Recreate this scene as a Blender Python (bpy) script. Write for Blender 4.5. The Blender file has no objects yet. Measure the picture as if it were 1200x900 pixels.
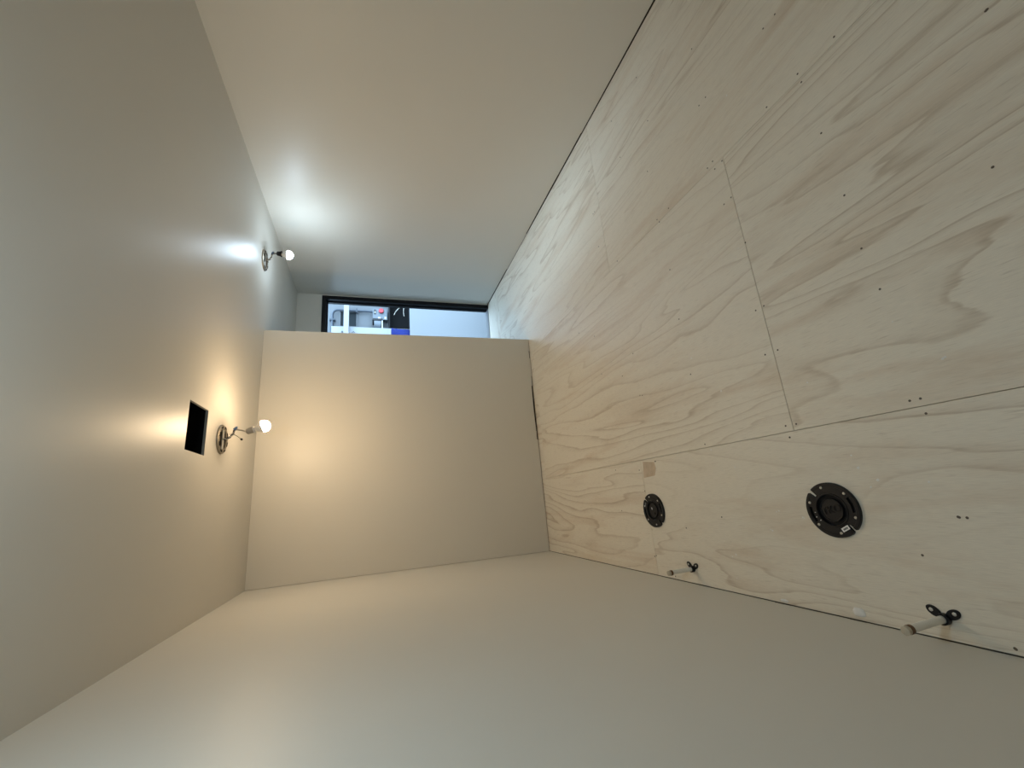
import bpy, bmesh, math, random
from mathutils import Vector, Matrix
random.seed(7)
PI = math.pi
scene = bpy.context.scene
COL = scene.collection

# ------------------------------------------------------------------ camera (a phone held on its side: image left is up)
RX, DN, FW = (-0.084168, -0.297497, -0.951005), (-0.961370, 0.275257, -0.001021), (0.262075, 0.914182, -0.309173)
cam_d = bpy.data.cameras.new('camera'); cam_d.sensor_width = 36.0; cam_d.lens = 496.18 / 1200 * 36
cam_d.clip_start = 0.02
cam = bpy.data.objects.new('camera', cam_d); COL.objects.link(cam)
R3 = Matrix((RX, [-c for c in DN], [-c for c in FW])).transposed()
cam.matrix_world = Matrix.Translation((0.462, 0.0, 1.460)) @ R3.to_4x4()
scene.camera = cam

# ------------------------------------------------------------------ world, exposure
world = bpy.data.worlds.new('world'); scene.world = world; world.use_nodes = True
bg = world.node_tree.nodes['Background']
bg.inputs[0].default_value = (0.50, 0.74, 1.0, 1); bg.inputs[1].default_value = 7.5
scene.view_settings.view_transform = 'Standard'; scene.view_settings.look = 'None'
scene.view_settings.exposure = 0.17; scene.view_settings.gamma = 1.0
scene.view_settings.use_curve_mapping = False
# low soft daylight falling through the open end of the workshop and in at the door
sun_d = bpy.data.lights.new('sun', 'SUN'); sun_d.energy = 2.1; sun_d.angle = math.radians(12); sun_d.color = (0.56, 0.79, 1.0)
sun = bpy.data.objects.new('sun', sun_d); COL.objects.link(sun)
sun.rotation_euler = Vector((0.03, -1.0, -math.tan(math.radians(32)))).to_track_quat('-Z', 'Y').to_euler()
# the three bare bulbs: position, plate position on the ceiling, emission colour, emission strength
WARM_BULB = 430.0
COOL_BULB = 235.0
NEAR_BULB = 320.0

# ------------------------------------------------------------------ sizes
H, W = 2.327, 3.025           # ceiling height, room width
YB, YP, YE = -1.30, 3.683, 5.040   # wall behind the camera, partition face, end wall with the door
XE = 1.979                    # free end of the partition

# ------------------------------------------------------------------ materials
def mat(name, col, rough=0.5, metal=0.0, spec=None, emit=None, es=0.0):
    m = bpy.data.materials.new(name); m.use_nodes = True
    b = m.node_tree.nodes['Principled BSDF']
    b.inputs['Base Color'].default_value = (*col, 1); b.inputs['Roughness'].default_value = rough
    b.inputs['Metallic'].default_value = metal
    if spec is not None: b.inputs['Specular IOR Level'].default_value = spec
    if emit: b.inputs['Emission Color'].default_value = (*emit, 1); b.inputs['Emission Strength'].default_value = es
    return m

def grainy(m, scale, amt, bump=0.0, bscale=None, dist=0.001):
    """small procedural colour variation and relief on a plain material"""
    nt = m.node_tree; n, l = nt.nodes, nt.links; b = n['Principled BSDF']
    tc = n.new('ShaderNodeTexCoord'); no = n.new('ShaderNodeTexNoise')
    no.inputs['Scale'].default_value = scale; no.inputs['Detail'].default_value = 4
    l.new(tc.outputs['Object'], no.inputs['Vector'])
    mr = n.new('ShaderNodeMapRange'); mr.inputs[3].default_value = 1 - amt; mr.inputs[4].default_value = 1 + amt
    l.new(no.outputs[0], mr.inputs[0])
    mx = n.new('ShaderNodeMix'); mx.data_type = 'RGBA'; mx.blend_type = 'MULTIPLY'; mx.inputs[0].default_value = 1
    mx.inputs[6].default_value = b.inputs['Base Color'].default_value
    l.new(mr.outputs[0], mx.inputs[7]); l.new(mx.outputs[2], b.inputs['Base Color'])
    if bump:
        n2 = n.new('ShaderNodeTexNoise'); n2.inputs['Scale'].default_value = bscale or scale * 6; n2.inputs['Detail'].default_value = 2
        l.new(tc.outputs['Object'], n2.inputs['Vector'])
        bp = n.new('ShaderNodeBump'); bp.inputs['Strength'].default_value = bump; bp.inputs['Distance'].default_value = dist
        l.new(n2.outputs[0], bp.inputs['Height']); l.new(bp.outputs[0], b.inputs['Normal'])
    return m

PAINT = (0.70, 0.67, 0.60)
M_wall = grainy(mat('wall_paint', PAINT, 0.44, spec=0.42), 2.5, 0.02, 0.06, 260, 0.0006)
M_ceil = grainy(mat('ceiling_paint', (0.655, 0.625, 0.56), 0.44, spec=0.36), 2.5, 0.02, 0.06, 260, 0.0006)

def plywood(name, across=False):
    m = bpy.data.materials.new(name); m.use_nodes = True
    nt = m.node_tree; n, l = nt.nodes, nt.links; b = n['Principled BSDF']
    tc = n.new('ShaderNodeTexCoord'); oi = n.new('ShaderNodeObjectInfo')
    def math_(op, a, bv=None, c=None):
        q = n.new('ShaderNodeMath'); q.operation = op
        for i, v in enumerate((a, bv, c)):
            if v is None: continue
            if isinstance(v, (int, float)): q.inputs[i].default_value = v
            else: l.new(v, q.inputs[i])
        return q.outputs[0]
    mp = n.new('ShaderNodeMapping')
    mp.inputs['Scale'].default_value = (0.95, 4.6, 1) if across else (4.6, 0.62, 1)
    l.new(tc.outputs['Object'], mp.inputs['Vector'])
    off = n.new('ShaderNodeVectorMath'); off.operation = 'ADD'
    cb = n.new('ShaderNodeCombineXYZ')
    l.new(math_('MULTIPLY', oi.outputs['Random'], 37.0), cb.inputs[0]); l.new(math_('MULTIPLY', oi.outputs['Random'], 91.0), cb.inputs[1])
    l.new(mp.outputs[0], off.inputs[0]); l.new(cb.outputs[0], off.inputs[1])
    def noise(vec, sc, det=2.0, dis=0.0, rough=0.5):
        q = n.new('ShaderNodeTexNoise'); q.inputs['Scale'].default_value = sc; q.inputs['Detail'].default_value = det
        q.inputs['Distortion'].default_value = dis; q.inputs['Roughness'].default_value = rough
        l.new(vec, q.inputs['Vector']); return q.outputs[0]
    rm = n.new('ShaderNodeMapping'); rm.inputs['Scale'].default_value = (4, 34, 1) if across else (34, 4, 1)
    l.new(tc.outputs['Object'], rm.inputs['Vector']); rag = noise(rm.outputs[0], 1.0, 3.0)
    base = noise(off.outputs[0], 0.50, 3.0, 0.45, 0.5)          # the height field the rotary cut slices through
    band = math_('FRACT', math_('ADD', math_('MULTIPLY', base, 17.0), math_('MULTIPLY', rag, 0.35)))
    r = n.new('ShaderNodeValToRGB'); r.color_ramp.interpolation = 'EASE'
    r.color_ramp.elements[0].color = (0, 0, 0, 1); r.color_ramp.elements[1].color = (0, 0, 0, 1)
    for p, v in ((0.50, 0.04), (0.78, 0.32), (0.93, 1.0)):
        e = r.color_ramp.elements.new(p); e.color = (v, v, v, 1)
    l.new(band, r.inputs[0])
    msk = noise(off.outputs[0], 0.45, 2.0, 0.2)
    mm = n.new('ShaderNodeMapRange'); mm.inputs[1].default_value = 0.36; mm.inputs[2].default_value = 0.60; l.new(msk, mm.inputs[0])
    # knock the ring lines back into dashes with a fibre noise
    fm = n.new('ShaderNodeMapping'); fm.inputs['Scale'].default_value = (6, 90, 1) if across else (90, 6, 1)
    l.new(tc.outputs['Object'], fm.inputs['Vector'])
    fib = noise(fm.outputs[0], 1.6, 3.0)
    fr = n.new('ShaderNodeMapRange'); fr.inputs[1].default_value = 0.3; fr.inputs[2].default_value = 0.7
    fr.inputs[3].default_value = 0.62; fr.inputs[4].default_value = 1.15; l.new(fib, fr.inputs[0])
    line = math_('MULTIPLY', math_('MULTIPLY', r.outputs[0], math_('ADD', math_('MULTIPLY', mm.outputs[0], 0.85), 0.15)), fr.outputs[0])
    patch = noise(off.outputs[0], 1.3, 5.0, 0.5, 0.6)
    pr = n.new('ShaderNodeMapRange'); pr.inputs[1].default_value = 0.52; pr.inputs[2].default_value = 0.75; l.new(patch, pr.inputs[0])
    c1 = n.new('ShaderNodeMix'); c1.data_type = 'RGBA'
    c1.inputs[6].default_value = (0.79, 0.725, 0.605, 1); c1.inputs[7].default_value = (0.63, 0.50, 0.365, 1)
    l.new(math_('MULTIPLY', pr.outputs[0], 0.75), c1.inputs[0])
    c2 = n.new('ShaderNodeMix'); c2.data_type = 'RGBA'; c2.inputs[7].default_value = (0.40, 0.285, 0.175, 1)
    l.new(math_('MULTIPLY', line, 0.54), c2.inputs[0]); l.new(c1.outputs[2], c2.inputs[6])
    # fibres, sanding haze and dust
    fine = n.new('ShaderNodeMapping'); fine.inputs['Scale'].default_value = (30, 420, 1) if across else (420, 30, 1)
    l.new(tc.outputs['Object'], fine.inputs['Vector'])
    ff = noise(fine.outputs[0], 1.0, 2.0)
    f2 = n.new('ShaderNodeMapRange'); f2.inputs[3].default_value = 0.88; f2.inputs[4].default_value = 1.10; l.new(ff, f2.inputs[0])
    c3 = n.new('ShaderNodeMix'); c3.data_type = 'RGBA'; c3.blend_type = 'MULTIPLY'; c3.inputs[0].default_value = 1
    l.new(c2.outputs[2], c3.inputs[6]); l.new(f2.outputs[0], c3.inputs[7])
    # short open-pore dashes along the grain
    pm = n.new('ShaderNodeMapping'); pm.inputs['Scale'].default_value = (14, 170, 1) if across else (170, 14, 1)
    l.new(tc.outputs['Object'], pm.inputs['Vector']); pore = noise(pm.outputs[0], 1.0, 2.0)
    pq = n.new('ShaderNodeMapRange'); pq.inputs[1].default_value = 0.60; pq.inputs[2].default_value = 0.78; l.new(pore, pq.inputs[0])
    c4 = n.new('ShaderNodeMix'); c4.data_type = 'RGBA'; c4.inputs[7].default_value = (0.44, 0.36, 0.27, 1)
    l.new(math_('MULTIPLY', pq.outputs[0], math_('ADD', math_('MULTIPLY', msk, 0.7), 0.05)), c4.inputs[0]); l.new(c3.outputs[2], c4.inputs[6])
    l.new(c4.outputs[2], b.inputs['Base Color'])
    b.inputs['Roughness'].default_value = 0.48; b.inputs['Specular IOR Level'].default_value = 0.45
    bp = n.new('ShaderNodeBump'); bp.inputs['Strength'].default_value = 0.12; bp.inputs['Distance'].default_value = 0.0008
    l.new(ff, bp.inputs['Height']); l.new(bp.outputs[0], b.inputs['Normal'])
    return m
M_ply, M_ply_x = plywood('plywood'), plywood('plywood_cross', True)
M_sub = mat('subfloor', (0.12, 0.095, 0.07), 0.9)
M_plate = grainy(mat('bottom_plate', (0.06, 0.045, 0.03), 0.9), 12, 0.3)  # dark brown puts the shade of the wall-foot gap into the colour
M_edge = grainy(mat('board_edge', (0.34, 0.33, 0.30), 0.8), 40, 0.2)
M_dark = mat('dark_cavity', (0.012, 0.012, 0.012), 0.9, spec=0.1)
M_black = mat('black_frame', (0.006, 0.0065, 0.008), 0.45, spec=0.25)
M_abs = grainy(mat('black_plastic', (0.010, 0.010, 0.012), 0.42, spec=0.3), 60, 0.25)
M_gloss = mat('black_plastic_gloss', (0.02, 0.02, 0.021), 0.22)
M_abs2 = mat('black_plastic_matt', (0.006, 0.006, 0.007), 0.6, spec=0.2)
M_steel = grainy(mat('zinc_steel', (0.62, 0.61, 0.58), 0.35, 0.9), 90, 0.2)
M_screw = mat('dark_screw', (0.12, 0.095, 0.07), 0.6, 0.3)
M_pex = mat('white_pex', (0.88, 0.85, 0.77), 0.35)
M_copper = mat('copper_ring', (0.16, 0.09, 0.05), 0.4, 0.6)
M_plug = mat('stub_plug', (0.50, 0.44, 0.34), 0.6)
M_plaster = grainy(mat('white_filler', (0.82, 0.80, 0.76), 0.8), 80, 0.1)
M_patch = grainy(mat('patch_veneer', (0.55, 0.44, 0.32), 0.55), 30, 0.25)
M_porc = mat('porcelain', (0.82, 0.80, 0.76), 0.3)
M_sock = mat('grey_porcelain', (0.42, 0.38, 0.33), 0.4)
M_ring = grainy(mat('bronze_zinc', (0.33, 0.29, 0.23), 0.5, 0.85), 70, 0.4)
M_wire_w = mat('wire_light', (0.62, 0.57, 0.48), 0.5)
M_wire_d = mat('wire_dark', (0.10, 0.085, 0.07), 0.5)
M_nut = mat('blue_nut', (0.16, 0.25, 0.42), 0.4)
M_tag = mat('sticker_white', (0.85, 0.84, 0.82), 0.6)
M_label = mat('white_label', (0.5, 0.5, 0.5), 0.6)
M_print = mat('black_print', (0.02, 0.02, 0.02), 0.6)
M_bw = mat('white_panel_paint', (0.185, 0.19, 0.193), 0.6)
M_bw2 = mat('bright_white_paint', (0.26, 0.265, 0.27), 0.6)
M_fac = grainy(mat('shop_wall', (0.12, 0.125, 0.13), 0.7), 3, 0.06)
M_conc = grainy(mat('concrete', (0.12, 0.12, 0.118), 0.7), 4, 0.15)
M_grey = grainy(mat('grey_box', (0.12, 0.135, 0.15), 0.5), 20, 0.08)
M_dkgrey = mat('conduit_grey', (0.04, 0.05, 0.065), 0.5)
M_glass = mat('dark_window', (0.012, 0.016, 0.018), 0.6, spec=0.15)
M_red = mat('red_button', (0.38, 0.02, 0.03), 0.4)
M_blue = mat('blue_plastic', (0.002, 0.010, 0.11), 0.6, spec=0.2)
def bulb_mat(name, col, s): return mat(name, (0.9, 0.9, 0.9), 0.3, emit=col, es=s)

# ------------------------------------------------------------------ mesh helpers
def box(bm, x0, x1, y0, y1, z0, z1, bevel=0.0):
    vs = [bm.verts.new((x, y, z)) for z in (z0, z1) for y in (y0, y1) for x in (x0, x1)]
    fs = [(0, 2, 3, 1), (4, 5, 7, 6), (0, 1, 5, 4), (2, 6, 7, 3), (0, 4, 6, 2), (1, 3, 7, 5)]
    fa = [bm.faces.new([vs[i] for i in f]) for f in fs]
    if bevel:
        ed = list({e for f in fa for e in f.edges})
        bmesh.ops.bevel(bm, geom=ed, offset=bevel, segments=2, profile=0.5, affect='EDGES')

def frame_of(d):
    d = d.normalized(); a = Vector((0, 0, 1)) if abs(d.z) < 0.9 else Vector((1, 0, 0))
    u = d.cross(a).normalized(); return u, d.cross(u).normalized()

def tube(bm, pts, rad, seg=10, cap=True):
    pts = [Vector(p) for p in pts]; rings = []
    n = len(pts); rad = rad if isinstance(rad, (list, tuple)) else [rad] * n
    u = None
    for i, p in enumerate(pts):
        d = (pts[min(i + 1, n - 1)] - pts[max(i - 1, 0)]).normalized()
        if u is None: u, v = frame_of(d)
        else:
            u = (u - d * u.dot(d)).normalized(); v = d.cross(u)
        rings.append([bm.verts.new(p + (u * math.cos(2 * PI * k / seg) + v * math.sin(2 * PI * k / seg)) * rad[i]) for k in range(seg)])
    for a, b in zip(rings, rings[1:]):
        for k in range(seg): bm.faces.new((a[k], a[(k + 1) % seg], b[(k + 1) % seg], b[k]))
    if cap:
        bm.faces.new(rings[0][::-1]); bm.faces.new(rings[-1])

def lathe(bm, prof, seg=32, mtx=None, closed=False):
    """prof: list of (radius, height); r = 0 closes the end"""
    rings = []
    for r, z in prof:
        if r < 1e-6: rings.append([bm.verts.new((0, 0, z))])
        else: rings.append([bm.verts.new((r * math.cos(2 * PI * k / seg), r * math.sin(2 * PI * k / seg), z)) for k in range(seg)])
    pairs = list(zip(rings, rings[1:])) + ([(rings[-1], rings[0])] if closed else [])
    for a, b in pairs:
        for k in range(seg):
            f = [a[k % len(a)], a[(k + 1) % len(a)], b[(k + 1) % len(b)], b[k % len(b)]]
            f = list(dict.fromkeys(f))
            if len(f) > 2: bm.faces.new(f)
    if mtx is not None:
        bmesh.ops.transform(bm, matrix=mtx, verts=[v for r in rings for v in r])

def prism(bm, poly, ax, lo, hi):
    """extrude a 2D polygon along axis ax (0, 1, 2) from lo to hi"""
    def P(p, t):
        return {0: (t, p[0], p[1]), 1: (p[0], t, p[1]), 2: (p[0], p[1], t)}[ax]
    a = [bm.verts.new(P(p, lo)) for p in poly]; b = [bm.verts.new(P(p, hi)) for p in poly]
    bm.faces.new(a); bm.faces.new(b[::-1]); n = len(poly)
    for i in range(n): bm.faces.new((a[i], b[i], b[(i + 1) % n], a[(i + 1) % n]))

def obj(name, bm, m, parent=None, smooth=False, loc=None):
    bmesh.ops.recalc_face_normals(bm, faces=bm.faces)
    me = bpy.data.meshes.new(name); bm.to_mesh(me); bm.free(); me.materials.append(m)
    if smooth:
        for p in me.polygons: p.use_smooth = True
        try: me.set_sharp_from_angle(angle=math.radians(40))
        except Exception: pass
    o = bpy.data.objects.new(name, me); COL.objects.link(o)
    if parent: o.parent = parent
    if loc: o.location = loc
    return o
def empty(name, loc=(0, 0, 0)):
    o = bpy.data.objects.new(name, None); COL.objects.link(o); o.location = loc; o.empty_display_size = 0.1; return o
def tag(o, label, cat, group=None):
    o['label'] = label; o['category'] = cat
    if group: o['group'] = group
    return o
def struct(o, label, cat='structure'):
    o['kind'] = 'structure'; o['label'] = label; o['category'] = cat; return o
def B(): return bmesh.new()
def simple(name, dims, m, parent=None, bevel=0.0):
    bm = B(); box(bm, *dims, bevel); return obj(name, bm, m, parent)

# ------------------------------------------------------------------ floor: loose plywood sheets on a dark subfloor
bm = B(); box(bm, -0.15, W + 0.15, YB - 0.15, YE + 0.12, -0.14, -0.020)
floor = struct(obj('floor', bm, M_sub), 'pale sanded plywood floor laid in large sheets', 'floor')
g = 0.0008
S1, S2 = 0.6166, 1.8366
rows = [((0.002, S1), [YB, -0.305, 2.135, 4.575, YE + 0.11]),
        ((S1, S2), [YB, 1.156, 3.596, YE + 0.11]),
        ((S2, W - 0.002), [YB, -0.305, 2.135, 4.575, YE + 0.11])]
sheets = []
for (x0, x1), ys in rows:
    for y0, y1 in zip(ys, ys[1:]):
        bm = B(); w, h = x1 - x0 - 2 * g, y1 - y0 - 2 * g
        box(bm, 0, w, 0, h, -0.018, 0, 0)
        bmesh.ops.bevel(bm, geom=[e for e in bm.edges if all(v.co.z > -0.001 for v in e.verts)], offset=0.0006, segments=1, affect='EDGES')
        s = obj('plywood_sheet', bm, M_ply_x if y0 > 4.5 else M_ply, floor, loc=(x0 + g, y0 + g, 0))
        sheets.append((x0, x1, y0, y1, s))
def sheet_at(x, y):
    for x0, x1, y0, y1, s in sheets:
        if x0 <= x <= x1 and y0 <= y <= y1: return s
    return None

# pale veneer patch let into the sheet beside the far flange
bm = B(); prism(bm, [(0.516, 2.127), (0.606, 2.112), (0.594, 2.010), (0.560, 2.003), (0.522, 2.022)], 2, -0.001, 0.0003)
for v in bm.verts: v.co -= Vector(sheet_at(0.56, 2.05).location)
obj('veneer_patch', bm, M_patch, sheet_at(0.56, 2.05))

# screw heads
SCREWS = [(2.168, 0.848), (2.486, 1.169), (2.781, 1.559), (2.181, 1.163), (2.180, 1.206), (1.855, 0.921), (2.445, 1.542), (2.767, 1.850), (1.862, 1.209), (1.822, 1.163), (1.855, 1.243), (1.818, 1.207), (2.676, 2.190), (2.462, 1.829), (2.173, 1.622), (1.855, 1.526), (2.343, 2.199), (2.342, 2.221), (1.633, 1.165), (1.630, 1.206), (1.403, 1.154), (2.791, 2.868), (1.857, 1.623), (1.833, 1.609), (1.543, 0.358), (1.542, 0.360), (2.167, 0.795), (1.858, 0.654), (1.860, 0.787), (1.818, 0.784), (1.583, 0.777), (1.326, 0.772), (1.130, 0.775), (1.155, 0.458), (2.076, 2.214), (1.855, 2.036), (1.541, 1.604), (1.508, 2.437), (1.265, 1.611), (1.234, 2.035), (1.139, 2.179), (0.973, 1.608), (1.225, 2.416), (0.978, 2.035), (0.972, 2.013), (0.633, 1.608), (0.925, 1.193), (1.111, 1.185), (1.112, 1.146), (0.596, 1.995), (1.622, 2.651), (0.982, 0.764), (0.924, 1.137), (0.640, 1.184), (0.639, 1.141), (0.596, 1.179), (0.638, 0.784), (0.638, 0.758), (0.595, 0.757), (0.319, 0.765), (0.318, 0.763), (0.317, 0.747), (0.016, 0.742), (0.017, 0.743), (0.596, 1.180), (0.215, 0.874), (0.309, 1.596), (0.255, 1.844), (0.586, 2.417), (0.563, 2.160), (0.445, 2.139), (0.097, 2.145), (0.102, 2.129), (0.337, 2.414), (0.596, 2.003), (0.015, 1.993)]
bm = B(); lathe(bm, [(0, 0.0003), (0.0022, 0.0002), (0.0032, 0.0006), (0.0036, 0.0)], 10)
bmesh.ops.recalc_face_normals(bm, faces=bm.faces)
screw_me = bpy.data.meshes.new('screw_head'); bm.to_mesh(screw_me); bm.free(); screw_me.materials.append(M_screw)
for x, y in SCREWS:
    s = sheet_at(x, y)
    if not s: continue
    o = bpy.data.objects.new('screw_head', screw_me); COL.objects.link(o); o.parent = s
    o.location = (x - s.location.x, y - s.location.y, 0)

# specks of dried filler on the sheets
FLECKS = [(1.401, 1.192), (1.007, 1.485), (1.947, 2.442), (1.046, 1.583), (0.825, 1.762), (0.907, 1.517), (1.942, 2.466), (0.845, 1.447), (0.772, 1.060), (0.873, 0.761), (0.732, 0.674), (0.730, 0.680), (0.507, 0.984), (0.405, 0.955), (0.425, 0.929), (0.466, 0.974), (0.411, 0.803), (0.265, 1.355), (0.262, 1.348), (0.331, 1.311), (0.335, 1.300), (0.310, 1.203), (0.313, 1.208), (0.036, 0.863), (2.596, 1.363), (2.650, 1.428), (2.662, 1.541), (2.077, 1.063), (2.273, 1.285), (0.603, 1.577), (0.624, 1.805), (0.513, 1.463), (0.384, 2.303), (0.371, 2.306), (0.157, 1.559), (0.147, 1.581), (0.061, 1.580)]
bm = B()
for x, y in FLECKS:
    r = random.uniform(0.0022, 0.0050); a0 = random.random() * 6
    vs = [bm.verts.new((x + r * random.uniform(0.6, 1.3) * math.cos(a0 + k * PI / 3), y + r * random.uniform(0.6, 1.3) * math.sin(a0 + k * PI / 3), 0.0)) for k in range(6)]
    t = bm.verts.new((x, y, 0.0012))
    for k in range(6): bm.faces.new((vs[k], vs[(k + 1) % 6], t))
fl = obj('filler_specks', bm, M_plaster); fl['kind'] = 'stuff'; tag(fl, 'tiny white specks of dried filler scattered over the plywood floor', 'specks')

# ------------------------------------------------------------------ walls: boards standing a little off the floor, bottom plate behind coloured dark as the gap's shade
def gap_profile(a, b, gaps, top, seed):
    """outline of a wall board: bottom edge steps up and down along the gap list"""
    rnd = random.Random(seed); pts = []
    for s, e, z in gaps:
        n = max(1, int((e - s) / 0.16))
        for i in range(n + 1):
            t = s + (e - s) * i / n; pts.append((t, max(0.0006, z + rnd.uniform(-0.15, 0.15) * z)))
    return pts + [(b, top), (a, top)]

bm = B(); prism(bm, gap_profile(YB, YE, [(YB, 0.90, 0.0022), (0.902, 1.08, 0.0010), (1.082, 1.13, 0.0035), (1.132, 1.34, 0.0018), (1.342, 1.41, 0.0045), (1.412, 1.70, 0.0009), (1.702, 2.1, 0.0022), (2.102, YE, 0.0014)], H + 0.02, 1), 0, -0.014, 0.0)
wl = struct(obj('wall_left', bm, M_wall), 'long satin beige wall behind the two pipe stubs', 'wall')
simple('bottom_plate', (-0.10, -0.0145, YB, YE + 0.1, -0.019, H + 0.02), M_plate, wl)

bm = B(); prism(bm, gap_profile(YB, YE, [(YB, 2.20, 0.0075), (2.202, 3.45, 0.0095), (3.452, 4.12, 0.0015), (4.122, YE, 0.009)], H + 0.02, 2), 0, W, W + 0.014)
wr = struct(obj('wall_right', bm, M_wall), 'satin beige wall along the door side, dark gap along its foot', 'wall')
simple('bottom_plate', (W + 0.0145, W + 0.10, YB, YE + 0.1, -0.019, H + 0.02), M_plate, wr)

bm = B(); prism(bm, gap_profile(0.002, XE, [(0.002, 0.42, 0.005), (0.422, 0.98, 0.0065), (0.982, 1.06, 0.015), (1.062, 1.50, 0.018), (1.502, 1.60, 0.010), (1.602, 1.78, 0.004), (1.782, 1.86, 0.010), (1.862, XE, 0.004)], H - 0.0005, 3), 1, YP, YP + 0.014)
wp = struct(obj('wall_partition', bm, M_wall), 'beige cross wall lit warm by the bulb, doorway showing past its end', 'wall')
simple('bottom_plate', (0.002, XE - 0.014, YP + 0.0145, YP + 0.09, 0.0005, H - 0.0005), M_plate, wp)
simple('back_board', (0.002, XE, YP + 0.0905, YP + 0.105, 0.004, H - 0.0005), M_wall, wp)
simple('end_board', (XE - 0.0135, XE, YP + 0.0145, YP + 0.09, 0.004, H - 0.0005), M_wall, wp)

# end wall with the doorway
DX0, DX1, DZ = 2.055, 3.014, 2.058
bm = B()
box(bm, 0.0, DX0, YE, YE + 0.10, 0.004, H); box(bm, DX0, DX1, YE, YE + 0.10, DZ, H); box(bm, DX1, W, YE, YE + 0.10, 0.004, H)
struct(obj('wall_back', bm, M_wall), 'beige end wall around the black door frame', 'wall')
bm = B(); box(bm, -0.1, W + 0.1, YB - 0.1, YB, -0.02, H + 0.02)
struct(obj('wall_front', bm, M_wall), 'beige wall behind the viewer', 'wall')

# ceiling with a square hole cut for a vent
VX0, VX1, VY0, VY1 = 0.825, 1.073, 2.412, 2.668
bm = B(); cz0, cz1 = H, H + 0.013
for r in ((-0.05, VX0, YB, YE + 0.1), (VX1, W + 0.05, YB, YE + 0.1), (VX0, VX1, YB, VY0), (VX0, VX1, VY1, YE + 0.1)):
    box(bm, *r, cz0, cz1)
ceil = struct(obj('ceiling', bm, M_ceil), 'satin beige ceiling with a square hole and bare lamps', 'ceiling')
bm = B()   # raw edge lining of the hole
e = 0.0015
for r in ((VX0, VX0 + e, VY0, VY1), (VX1 - e, VX1, VY0, VY1), (VX0 + e, VX1 - e, VY0, VY0 + e), (VX0 + e, VX1 - e, VY1 - e, VY1)):
    box(bm, *r, cz0 + 0.001, cz1)
obj('hole_edge', bm, M_edge, ceil)
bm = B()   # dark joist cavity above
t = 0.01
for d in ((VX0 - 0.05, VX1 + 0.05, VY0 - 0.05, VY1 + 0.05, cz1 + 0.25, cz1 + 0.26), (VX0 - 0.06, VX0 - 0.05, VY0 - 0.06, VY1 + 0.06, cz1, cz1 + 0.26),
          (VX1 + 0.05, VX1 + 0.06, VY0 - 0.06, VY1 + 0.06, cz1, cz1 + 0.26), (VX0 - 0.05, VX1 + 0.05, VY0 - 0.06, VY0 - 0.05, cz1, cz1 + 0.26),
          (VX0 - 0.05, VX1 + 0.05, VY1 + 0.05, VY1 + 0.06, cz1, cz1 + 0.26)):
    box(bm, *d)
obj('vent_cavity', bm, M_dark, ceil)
bm = B(); box(bm, -0.2, W + 0.2, YB - 0.2, YE + 0.12, cz1 + 0.27, cz1 + 0.33)
obj('roof_deck', bm, M_plate, ceil)

# ------------------------------------------------------------------ door: black frame, reveal and sill
door = struct(empty('door_1', (2.53, YE, 0)), 'open doorway in a black frame looking out to a workshop', 'door')
def dpart(name, d, m, bev=0.0):
    bm = B(); box(bm, *d, bev)
    for v in bm.verts: v.co -= Vector((2.53, YE, 0))
    return obj(name, bm, m, door)
fw = 0.048
dpart('frame_jamb', (DX1 - fw, DX1 - 0.0005, YE - 0.006, YE + 0.115, 0.002, DZ - 0.0005), M_black, 0.002)
dpart('frame_jamb', (DX0 + 0.0005, DX0 + fw, YE - 0.006, YE + 0.115, 0.002, DZ - 0.0005), M_black, 0.002)
dpart('frame_head', (DX0 + fw, DX1 - fw, YE - 0.006, YE + 0.115, DZ - fw, DZ - 0.0005), M_black, 0.002)
dpart('door_stop', (DX1 - fw - 0.014, DX1 - fw, YE + 0.055, YE + 0.10, 0.012, DZ - fw), M_black, 0.001)
dpart('door_stop', (DX0 + fw, DX0 + fw + 0.014, YE + 0.055, YE + 0.10, 0.012, DZ - fw), M_black, 0.001)
dpart('door_stop', (DX0 + fw + 0.014, DX1 - fw - 0.014, YE + 0.055, YE + 0.10, DZ - fw - 0.014, DZ - fw), M_black, 0.001)
dpart('door_sill', (DX0 + fw, DX1 - fw, YE + 0.002, YE + 0.13, 0.0008, 0.006), M_bw, 0.001)

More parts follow.
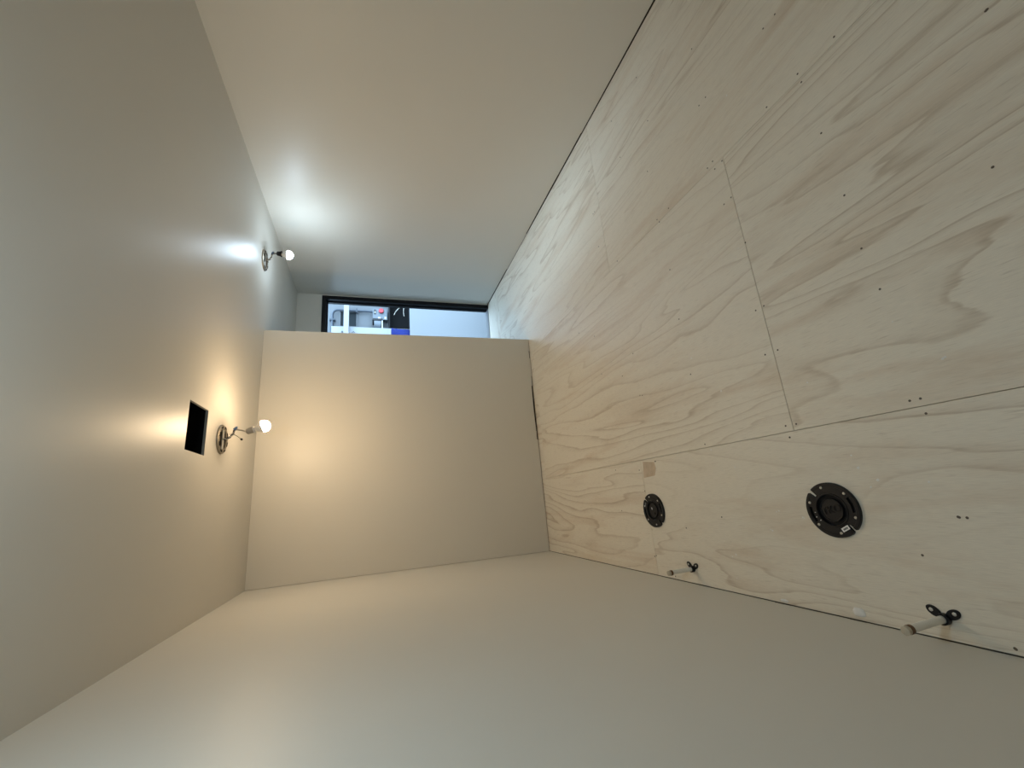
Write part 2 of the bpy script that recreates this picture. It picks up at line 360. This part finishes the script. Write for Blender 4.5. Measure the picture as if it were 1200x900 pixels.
# ------------------------------------------------------------------ lamps: ceiling ring, twisted wires, socket, bare bulb
def lamp(label, plate, nut, spare, sock0, sock1, bulb, bm_mat, dark_socket, ring_mat, bulb_r=0.036):
    root = empty('bare_bulb_lamp', plate); tag(root, label, 'lamp', 'bare bulbs hanging from the ceiling')
    P0 = Vector(plate); rel = lambda p: Vector(p) - P0
    bm = B(); lathe(bm, [(0.060, 0.0), (0.060, -0.010), (0.066, -0.013), (0.080, -0.012), (0.086, -0.007), (0.087, 0.0)], 40, closed=True)
    ring = obj('ceiling_ring', bm, ring_mat, root, True)
    for k in range(8):                              # solid dark blocks, colour standing for the shade inside punched slots
        a = k * PI / 4 + 0.3; bm = B(); box(bm, -0.013, 0.013, -0.0045, 0.0045, -0.0142, -0.011)
        bmesh.ops.transform(bm, matrix=Matrix.Rotation(a + PI / 2, 4, 'Z') @ Matrix.Translation((0, -0.073, 0)), verts=bm.verts)
        obj('ring_slot_shade', bm, M_dark, ring)
    bm = B(); lathe(bm, [(0, -0.001), (0.0595, -0.001), (0.0595, 0.0), (0, 0.0)], 32); obj('recess_shade', bm, M_wire_d, root)  # flat dark disc, its colour standing for the box's shaded depth
    bm = B(); box(bm, -0.058, 0.058, -0.016, 0.016, -0.011, -0.006, 0.001); obj('cross_bar', bm, M_steel, root)
    # two wires twisted together from the bar down to the nut
    a, n = Vector((0, 0.01, -0.010)), rel(nut)
    u, v = frame_of(n - a)
    for s in (0, 1):
        pts = []
        for i in range(25):
            t = i / 24; ph = t * 3.2 * 2 * PI + s * PI
            sag = Vector((-0.012, 0.0, -0.010)) * math.sin(PI * t)
            pts.append(a.lerp(n, t) + sag + (u * math.cos(ph) + v * math.sin(ph)) * 0.0042)
        bm = B(); tube(bm, pts, 0.0030, 8); obj('wire', bm, M_wire_w if s else M_wire_d, root, True)
    d = (n - a).normalized(); bm = B()
    tube(bm, [n - d * 0.004, n + d * 0.004, n + d * 0.016, n + d * 0.020], [0.0085, 0.0085, 0.0060, 0.003], 10)
    obj('wire_nut', bm, M_nut, root, True)
    s0, s1, bb = rel(sock0), rel(sock1), rel(bulb)
    for off in (0.0035, -0.0035):
        pts = []
        for i in range(13):
            t = i / 12; q = n.lerp(s0, t) + Vector((off, 0, -0.012 * math.sin(PI * t) + off)); pts.append(q)
        bm = B(); tube(bm, pts, 0.0024, 8); obj('lead_wire', bm, M_wire_w if not dark_socket else M_wire_d, root, True)
    if spare:
        sp = rel(spare); m_ = a.lerp(n, 0.5)
        pts = [m_.lerp(sp, i / 10) + Vector((0.012, 0, 0.004)) * math.sin(PI * i / 10) for i in range(11)]
        bm = B(); tube(bm, pts, 0.0020, 8); w = obj('spare_wire', bm, M_wire_w, root, True)
        d = (pts[-1] - pts[-2]).normalized(); bm = B(); tube(bm, [pts[-1] - d * 0.002, pts[-1] + d * 0.006, pts[-1] + d * 0.010], [0.006, 0.0065, 0.003], 10)
        obj('wire_cap', bm, M_abs, w, True)
    ax = (bb - s0).normalized(); q = ax.to_track_quat('Z', 'Y').to_matrix().to_4x4(); L = (s1 - s0).length
    bm = B(); lathe(bm, [(0, 0), (0.010, 0), (0.016, 0.004), (0.0185, 0.010), (0.020, L - 0.010), (0.0195, L - 0.0105)], 24); obj('socket', bm, M_abs if dark_socket else M_sock, root, True).matrix_local = Matrix.Translation(s0) @ q
    bm = B(); lathe(bm, [(0.0200, L - 0.010), (0.0245, L - 0.008), (0.0245, L), (0.015, L), (0.014, L - 0.008)], 24); obj('socket_rim', bm, M_porc if not dark_socket else M_abs, root, True).matrix_local = Matrix.Translation(s0) @ q
    bl = (bb - s0).length; r = bulb_r; th1 = math.radians(103)
    prof = [(0.0130, L - 0.004), (0.0135, L + 0.003)]
    zc, rc = bl + r * math.cos(th1), r * math.sin(th1)
    for t in (0.3, 0.6, 0.85, 1.0): prof.append((0.0135 + (rc - 0.0135) * t ** 0.8, L + 0.003 + (zc - L - 0.003) * t))
    prof.append((rc - 0.004, zc + 0.001))
    bm = B(); lathe(bm, prof, 32); base = obj('bulb', bm, M_porc, root, True); base.matrix_local = Matrix.Translation(s0) @ q
    prof = []
    for i in range(15):
        th = th1 - th1 * i / 14; prof.append((r * math.sin(th) if i < 14 else 0.0, bl + r * math.cos(th)))
    bm = B(); lathe(bm, prof, 32); obj('bulb_dome', bm, bm_mat, base, True)
    return root

lamp('bare warm bulb on looped wires beside the square ceiling hole', (0.951, 2.909, H), (1.010, 2.909, 2.261), (0.949, 2.909, 2.223),
     (0.992, 2.909, 2.200), (1.008, 2.909, 2.155), (1.024, 2.909, 2.106), bulb_mat('warm_bulb', (1.0, 0.74, 0.46), WARM_BULB), False, M_ring)
lamp('bare cool white bulb in the dark socket, nearest the doorway', (2.535, 3.53, H), (2.606, 3.53, 2.272), None,
     (2.611, 3.53, 2.240), (2.630, 3.53, 2.205), (2.604, 3.53, 2.151), bulb_mat('cool_bulb', (0.66, 0.84, 1.0), COOL_BULB), True, M_ring)
lamp('bare cool bulb nearest the viewer, just outside the left edge of the photo', (0.65, 0.72, H), (0.70, 0.72, 2.235), None,
     (0.685, 0.72, 2.16), (0.69, 0.72, 2.115), (0.70, 0.72, 2.065), bulb_mat('near_bulb', (0.64, 0.85, 1.0), NEAR_BULB), False, M_steel)

# ------------------------------------------------------------------ toilet flanges
def text_mesh(body, size, depth):
    c = bpy.data.curves.new('t', 'FONT'); c.body = body; c.size = size; c.extrude = depth; c.align_x = 'CENTER'; c.align_y = 'CENTER'
    o = bpy.data.objects.new('t', c); COL.objects.link(o)
    dg = bpy.context.evaluated_depsgraph_get(); me = bpy.data.meshes.new_from_object(o.evaluated_get(dg))
    bpy.data.objects.remove(o); bpy.data.curves.remove(c)
    return me
def arc_plate(bm, r0, r1, a0, a1, z0, z1, n):
    a = [a0 + (a1 - a0) * i / n for i in range(n + 1)]
    poly = [(r1 * math.cos(t), r1 * math.sin(t)) for t in a] + [(r0 * math.cos(t), r0 * math.sin(t)) for t in reversed(a)]
    prism(bm, poly, 2, z0, z1)
def flange(x, y, label, first):
    root = empty('toilet_flange', (x, y, 0)); tag(root, label, 'pipe flange', 'black toilet flanges on the floor')
    R = math.radians
    # ring built of sectors so that the two notches and two arc slots are real openings
    bm = B(); z0, z1 = 0.0005, 0.0095
    notch = R(4.6)
    def sector(a0, a1, r0, r1, zz=z1):
        arc_plate(bm, r0, r1, a0, a1, z0, zz, max(2, int(abs(a1 - a0) / R(6))))
    n1, n2 = R(45), R(221)
    sector(n1 + notch, n2 - notch, 0.052, 0.066); sector(n2 + notch, n1 + 2 * PI - notch, 0.052, 0.066)
    sector(n1 - notch, n1 + notch, 0.052, 0.062); sector(n2 - notch, n2 + notch, 0.052, 0.062)
    sl = [(R(82), R(122)), (R(262), R(302))]
    sector(n1 + notch, sl[0][0], 0.066, 0.0875); sector(sl[0][1], n2 - notch, 0.066, 0.0875)
    sector(*sl[0], 0.0755, 0.0875); sector(*sl[1], 0.0755, 0.0875)
    sector(n2 + notch, sl[1][0], 0.066, 0.0875); sector(sl[1][1], n1 + 2 * PI - notch, 0.066, 0.0875)
    bmesh.ops.remove_doubles(bm, verts=bm.verts, dist=1e-5)
    ring = obj('flange_ring', bm, M_abs, root)
    bm = B(); lathe(bm, [(0.0765, 0.0092), (0.0785, 0.0112), (0.0870, 0.0112), (0.0885, 0.0095), (0.0885, 0.0)], 64, closed=False)
    # keep the raised outer lip only away from the notches
    kill = [f for f in bm.faces if any(abs(((math.atan2(f.calc_center_median().y, f.calc_center_median().x) - q + PI) % (2 * PI)) - PI) < R(5) for q in (n1, n2))]
    bmesh.ops.delete(bm, geom=kill, context='FACES'); obj('outer_lip', bm, M_abs, root, True)
    bm = B(); lathe(bm, [(0.0545, 0.0094), (0.0530, 0.0120), (0.0505, 0.0120), (0.0490, 0.0095), (0.0485, 0.0012)], 48); obj('hub_lip', bm, M_abs, root, True)
    bm = B(); lathe(bm, [(0.053, 0.0004), (0.0860, 0.0004), (0.0860, 0.0015), (0.053, 0.0015)], 48, closed=True)  # black disc added under the ring so its slots look dark
    kill = [f for f in bm.faces if any(abs(((math.atan2(f.calc_center_median().y, f.calc_center_median().x) - q + PI) % (2 * PI)) - PI) < R(5) for q in (n1, n2))]
    bmesh.ops.delete(bm, geom=kill, context='FACES'); obj('slot_shade_disc', bm, M_abs2, root)
    bm = B(); lathe(bm, [(0, 0.0015), (0.0520, 0.0015), (0.0520, 0.0006), (0, 0.0006)], 40); obj('hub_floor', bm, M_abs2, root)
    bm = B(); cz = 0.0085 if first else 0.0075
    lathe(bm, [(0.0380, 0.0015), (0.0375, cz + 0.001), (0.0365, cz + 0.0022), (0.0345, cz + 0.0018), (0.0335, cz), (0, cz)], 48)
    cap = obj('test_cap', bm, M_abs, root, True)
    if first:
        me = text_mesh('TKO', 0.033, 0.0024); me.materials.append(M_gloss)
        o = bpy.data.objects.new('raised_letters', me); COL.objects.link(o); o.parent = cap
        o.matrix_local = Matrix.Translation((0, 0, cz + 0.0015)) @ Matrix.Rotation(R(-78), 4, 'Z')
        bm = B(); box(bm, -0.0135, 0.0135, -0.0065, 0.0065, 0.0, 0.0004)
        st = obj('sticker', bm, M_tag, root); st.matrix_local = Matrix.Translation((0.0665 * math.cos(R(-152)), 0.0665 * math.sin(R(-152)), 0.0122)) @ Matrix.Rotation(R(-63), 4, 'Z')
        bm = B(); xx = -0.008
        for k in range(9):
            w = 0.0006 + 0.0006 * ((k * 7) % 3); box(bm, xx, xx + w, -0.003, 0.003, 0.0004, 0.0006); xx += w + 0.0007
        obj('printed_bars', bm, M_print, st)
        bm = B()
        for a, rr in ((98, 0.060), (112, 0.063), (126, 0.058)):
            cx, cy = rr * math.cos(R(a)), rr * math.sin(R(a)); vs = [bm.verts.new((cx + random.uniform(.0012, .0034) * math.cos(k * PI / 3), cy + random.uniform(.0012, .0034) * math.sin(k * PI / 3), 0.0096)) for k in range(6)]
            t = bm.verts.new((cx, cy, 0.0106))
            for k in range(6): bm.faces.new((vs[k], vs[(k + 1) % 6], t))
        obj('filler_drip', bm, M_plaster, root)
    else:
        bm = B(); box(bm, -0.006, 0.006, -0.004, 0.004, 0, 0.0006); o = obj('cap_mark', bm, M_label, cap); o.matrix_local = Matrix.Translation((0.010, 0.010, cz)) @ Matrix.Rotation(R(30), 4, 'Z')
        bm = B(); lathe(bm, [(0, 0.0003), (0.006, 0.0003), (0.006, 0.0), (0, 0.0)], 12); o = obj('cap_hole_shade', bm, M_dark, cap); o.location = (-0.016, -0.012, cz)  # flat dark disc painted as the shade of a hole
        bm = B(); box(bm, -0.011, 0.011, -0.005, 0.005, 0, 0.0005); o = obj('printed_label', bm, M_grey, root); o.matrix_local = Matrix.Translation((0.070 * math.cos(R(62)), 0.070 * math.sin(R(62)), 0.0096)) @ Matrix.Rotation(R(152), 4, 'Z')
    bm = B(); lathe(bm, [(0.0046, 0.0), (0.0046, 0.0012), (0.003, 0.0024), (0, 0.0026)], 12)
    bmesh.ops.recalc_face_normals(bm, faces=bm.faces); sm = bpy.data.meshes.new('flange_screw'); bm.to_mesh(sm); bm.free(); sm.materials.append(M_steel)
    for a in (13, 71, 130, 189, 251, 313):
        o = bpy.data.objects.new('flange_screw', sm); COL.objects.link(o); o.parent = root
        o.location = (0.0745 * math.cos(R(a)), 0.0745 * math.sin(R(a)), 0.0095)
    return root
flange(0.339, 1.089, 'black toilet flange nearer the viewer, with a white sticker on its ring', True)
flange(0.339, 2.078, 'black toilet flange farther away, straddling a floor seam', False)

# ------------------------------------------------------------------ pipe stubs in floor clamps by the left wall
def stub(x, y, h, lean, label):
    root = empty('pipe_stub', (x, y, 0)); tag(root, label, 'pipe', 'white pipe stubs standing along the wall foot')
    r = 0.0095; lx, ly = lean
    c = lambda t: Vector((lx * t * t, ly * t * t, h * t))
    bm = B(); tube(bm, [c(i / 10) for i in range(11)], r, 16); obj('pipe', bm, M_pex, root, True)
    d = (c(1) - c(0.9)).normalized()
    bm = B(); tube(bm, [c(1) - d * 0.020, c(1) - d * 0.0195, c(1) - d * 0.0105, c(1) - d * 0.010], [r, r + 0.0022, r + 0.0022, r], 20); obj('crimp_ring', bm, M_copper, root, True)
    bm = B(); tube(bm, [c(1) - d * 0.0085, c(1) - d * 0.008, c(1) + d * 0.002, c(1) + d * 0.003], [r, r + 0.0014, r + 0.0014, r], 20); obj('end_plug', bm, M_plug, root, True)
    # clamp: half ring round the back of the pipe plus two screwed ears spread on the floor
    bm = B(); n = 18
    arc = [math.radians(-215 + 250 * i / n) for i in range(n + 1)]
    poly = [((r + 0.005) * math.cos(a), (r + 0.005) * math.sin(a)) for a in arc] + [((r + 0.0006) * math.cos(a), (r + 0.0006) * math.sin(a)) for a in reversed(arc)]
    prism(bm, poly, 2, 0.001, 0.016); clamp = obj('clamp', bm, M_abs, root)
    for a in (52, -58):
        ca, sa = math.cos(math.radians(a)), math.sin(math.radians(a))
        bm = B(); poly = []
        for i in range(20):
            t = 2 * PI * i / 20; poly.append((0.026 + 0.018 * math.cos(t), 0.0120 * math.sin(t)))
        prism(bm, poly, 2, 0.0006, 0.005)
        bmesh.ops.bevel(bm, geom=[e_ for e_ in bm.edges if all(v.co.z > 0.004 for v in e_.verts)], offset=0.0012, segments=2, affect='EDGES')
        bmesh.ops.rotate(bm, cent=(0, 0, 0), matrix=Matrix.Rotation(math.radians(a), 3, 'Z'), verts=bm.verts)
        ear = obj('clamp_ear', bm, M_abs, clamp)
        bm = B(); lathe(bm, [(0.0048, 0.0), (0.0048, 0.001), (0.003, 0.002), (0, 0.0022)], 12)
        bmesh.ops.translate(bm, vec=(0.031 * ca, 0.031 * sa, 0.005), verts=bm.verts); obj('clamp_screw', bm, M_steel, clamp)
    return root
stub(0.0560, 0.867, 0.158, (-0.005, 0.003), 'white pipe stub nearest the viewer, standing in a black floor clamp')
stub(0.068, 1.846, 0.142, (-0.003, 0.002), 'white pipe stub farther from the viewer, beside the farther flange')

# blob of dried filler by the wall
bm = B(); bmesh.ops.create_icosphere(bm, subdivisions=3, radius=1)
rr = random.Random(5)
for v in bm.verts:
    k = 1 + 0.10 * math.sin(3.1 * v.co.x + 1) * math.cos(4.3 * v.co.y) + 0.05 * rr.uniform(-1, 1)
    v.co = Vector((v.co.x * 0.014 * k, v.co.y * 0.020 * k, max(0, v.co.z) * 0.006 * k))
tag(obj('filler_blob', bm, M_plaster, None, True, (0.027, 1.097, 0.0)), 'white lump of dried filler on the plywood beside the nearer pipe stub', 'filler')
bm = B(); bmesh.ops.create_icosphere(bm, subdivisions=2, radius=1)
for v in bm.verts: v.co = Vector((v.co.x * 0.006, v.co.y * 0.018, max(0, v.co.z) * 0.003))
tag(obj('filler_smear', bm, M_plaster, None, True, (0.012, 1.368, 0.0)), 'thin white filler smear along the wall foot between the two pipe stubs', 'filler')

# ------------------------------------------------------------------ the workshop outside the doorway
GZ = -0.50
bm = B(); box(bm, -2, 12, YE + 0.14, 14, GZ - 0.1, GZ)  # concrete floor of the workshop, below sill level
struct(obj('workshop_floor', bm, M_conc), 'grey concrete workshop floor below the door sill', 'floor')
bm = B(); box(bm, 0, 9, 7.30, 7.40, GZ, 2.28)
struct(obj('wall_outside', bm, M_fac), 'pale workshop wall beyond the doorway', 'wall')
bm = B(); box(bm, 1.40, 1.50, YE + 0.20, 7.29, GZ, 4.2)  # added out of view to keep sky light from the left off the door wall
struct(obj('sky_blocker_left', bm, M_fac), 'added unseen wall blocking the left sky outside the doorway', 'wall')
YW = 7.30
pn = empty('site_hoarding', (3.4, 6.6, GZ)); tag(pn, 'low white hoarding standing on edge outside the door sill', 'hoarding')
simple('board', (-1.85, 2.4, 0, 0.03, 0, 1.405), M_bw, pn)
simple('back_rail', (-1.8, 2.3, 0.0305, 0.07, 0.1, 0.19), M_ply, pn)
simple('back_rail', (-1.8, 2.3, 0.0305, 0.07, 1.2, 1.29), M_ply, pn)

win = struct(empty('window_1', (3.72, YW, 1.89)), 'dark grey window in the workshop wall', 'window')
simple('window_pane', (-0.135, 0.135, -0.012, -0.002, -0.128, 0.128), M_glass, win)
bm = B()
for d in ((-0.147, 0.147, 0.128, 0.140), (-0.147, 0.147, -0.140, -0.128)): box(bm, d[0], d[1], -0.03, -0.0005, d[2], d[3])
for d in ((-0.147, -0.135), (0.135, 0.147)): box(bm, d[0], d[1], -0.03, -0.0005, -0.128, 0.128)
obj('window_frame', bm, M_fac, win)
tag(simple('white_beam', (1.51, 4.9, 6.95, 7.05, 1.865, 1.945), M_bw2, None, 0.004), 'white horizontal beam crossing in front of the dark workshop window', 'beam')
po = tag(simple('white_post', (3.34, 3.485, 7.06, 7.13, GZ, 2.14), M_bw2, None, 0.004), 'broad white post with a small triangle sign outside the doorway', 'post')
bm = B(); prism(bm, [(3.345, 1.74), (3.41, 1.795), (3.345, 1.85)], 1, 7.0570, 7.0595)
sg = obj('triangle_sign', bm, M_print, po)
bm = B(); prism(bm, [(3.351, 1.752), (3.397, 1.795), (3.351, 1.838)], 1, 7.0555, 7.0569); obj('sign_face', bm, M_bw, sg)
bm = B(); lathe(bm, [(0.016, 0), (0.016, 0.012), (0, 0.012)], 12, Matrix.Translation((3.385, 7.0598, 1.97)) @ Matrix.Rotation(PI / 2, 4, 'X')); obj('bolt_head', bm, M_dkgrey, po, True)

cd = empty('conduit', (3.868, YW - 0.06, 1.5)); tag(cd, 'grey bent conduit running up the workshop wall from the red button box', 'pipe')
path = [(0.0, 0, -0.01), (0.0, 0, 0.555)] + [(-0.09 + 0.09 * math.cos(t * PI / 12), 0, 0.555 + 0.09 * math.sin(t * PI / 12)) for t in range(1, 7)] + [(-0.32, 0, 0.645)]
bm = B(); tube(bm, path, 0.019, 12); obj('conduit_run', bm, M_dkgrey, cd, True)
for z in (0.24, ): simple('conduit_clip', (-0.035, 0.035, -0.025, 0.058, z, z + 0.025), M_dkgrey, cd)
for x in (-0.20, ): simple('conduit_clip', (x, x + 0.025, -0.025, 0.058, 0.60, 0.69), M_dkgrey, cd)
simple('conduit_fitting', (-0.46, -0.32, -0.03, 0.03, 0.615, 0.675), M_dkgrey, cd, 0.008)

eb = empty('control_box', (3.802, YW, 1.365)); tag(eb, 'grey control box with red button and black tag outside', 'control box')
simple('box_body', (-0.105, 0.105, -0.11, -0.001, -0.125, 0.125), M_grey, eb, 0.006)
bm = B(); lathe(bm, [(0.018, 0), (0.018, 0.015), (0.044, 0.018), (0.044, 0.034), (0.036, 0.042), (0, 0.044)], 20, Matrix.Translation((0.055, -0.1101, -0.02)) @ Matrix.Rotation(PI / 2, 4, 'X')); obj('stop_button', bm, M_red, eb, True)
tg = simple('black_tag', (-0.005, 0.085, -0.114, -0.1101, 0.065, 0.105), M_print, eb)
bm = B(); prism(bm, [(0.022, 0.073), (0.058, 0.085), (0.022, 0.097)], 1, -0.1155, -0.1141); obj('tag_arrow', bm, M_label, tg)
simple('white_label', (-0.085, -0.055, -0.1115, -0.1101, -0.005, 0.035), M_label, eb)
simple('white_label', (-0.085, -0.045, -0.1115, -0.1101, -0.105, -0.075), M_label, eb)

mo = empty('motor', (3.575, YW - 0.13, 1.405)); tag(mo, 'small grey cylindrical motor below the control box', 'motor')
bm = B(); tube(bm, [(-0.06, 0, 0.01), (-0.058, 0, 0.01), (0.055, 0, 0.01), (0.06, 0, 0.01)], [0.06, 0.088, 0.088, 0.06], 20)
bmesh.ops.rotate(bm, cent=(0, 0, 0), matrix=Matrix.Rotation(PI / 2, 3, 'Y'), verts=bm.verts); obj('motor_body', bm, M_grey, mo, True)
simple('motor_bracket', (0.064, 0.10, -0.08, 0.128, -0.085, 0.085), M_abs, mo)
simple('end_plate', (-0.10, 0.06, -0.09, 0.09, -0.082, -0.066), M_label, mo)

ma = empty('dark_cabinet', (3.83, YW - 0.2, GZ)); tag(ma, 'dark open cabinet with loose wires behind the white hoarding', 'cabinet')
simple('cabinet_back', (-0.33, 0.33, 0.17, 0.195, 0, 1.70), M_dark, ma)
simple('side_panel', (-0.33, -0.31, 0.07, 0.169, 0, 1.70), M_abs2, ma); simple('side_panel', (0.31, 0.33, 0.0, 0.169, 0, 1.70), M_abs2, ma)
simple('shelf', (-0.309, 0.309, 0.08, 0.169, 1.36, 1.38), M_abs2, ma)
simple('cabinet_top', (-0.33, 0.33, 0.0, 0.169, 1.701, 1.72), M_abs2, ma)
for k, pts in enumerate(([(0.10, 0.02, 1.50), (0.06, -0.01, 1.55), (0.00, 0, 1.60), (-0.06, 0.02, 1.63)], [(-0.08, 0.01, 1.46), (-0.02, -0.01, 1.47), (0.06, -0.01, 1.465), (0.14, 0.01, 1.47)])):
    bm = B(); tube(bm, pts, 0.005, 6); obj('loose_wire', bm, M_wire_w, ma, True)
dr = empty('blue_tub', (3.225, 6.84, GZ)); tag(dr, 'bright blue tub showing over the white hoarding', 'tub')
bm = B(); lathe(bm, [(0, 0.0), (0.13, 0.0), (0.148, 1.66), (0.158, 1.66), (0.158, 1.69), (0.140, 1.69), (0.120, 0.02), (0, 0.02)], 28); obj('tub_body', bm, M_blue, dr, True)
bm = B(); lathe(bm, [(0.142, 1.60), (0.152, 1.60), (0.152, 1.63), (0.142, 1.63)], 28, closed=True); obj('tub_band', bm, M_blue, dr, True)
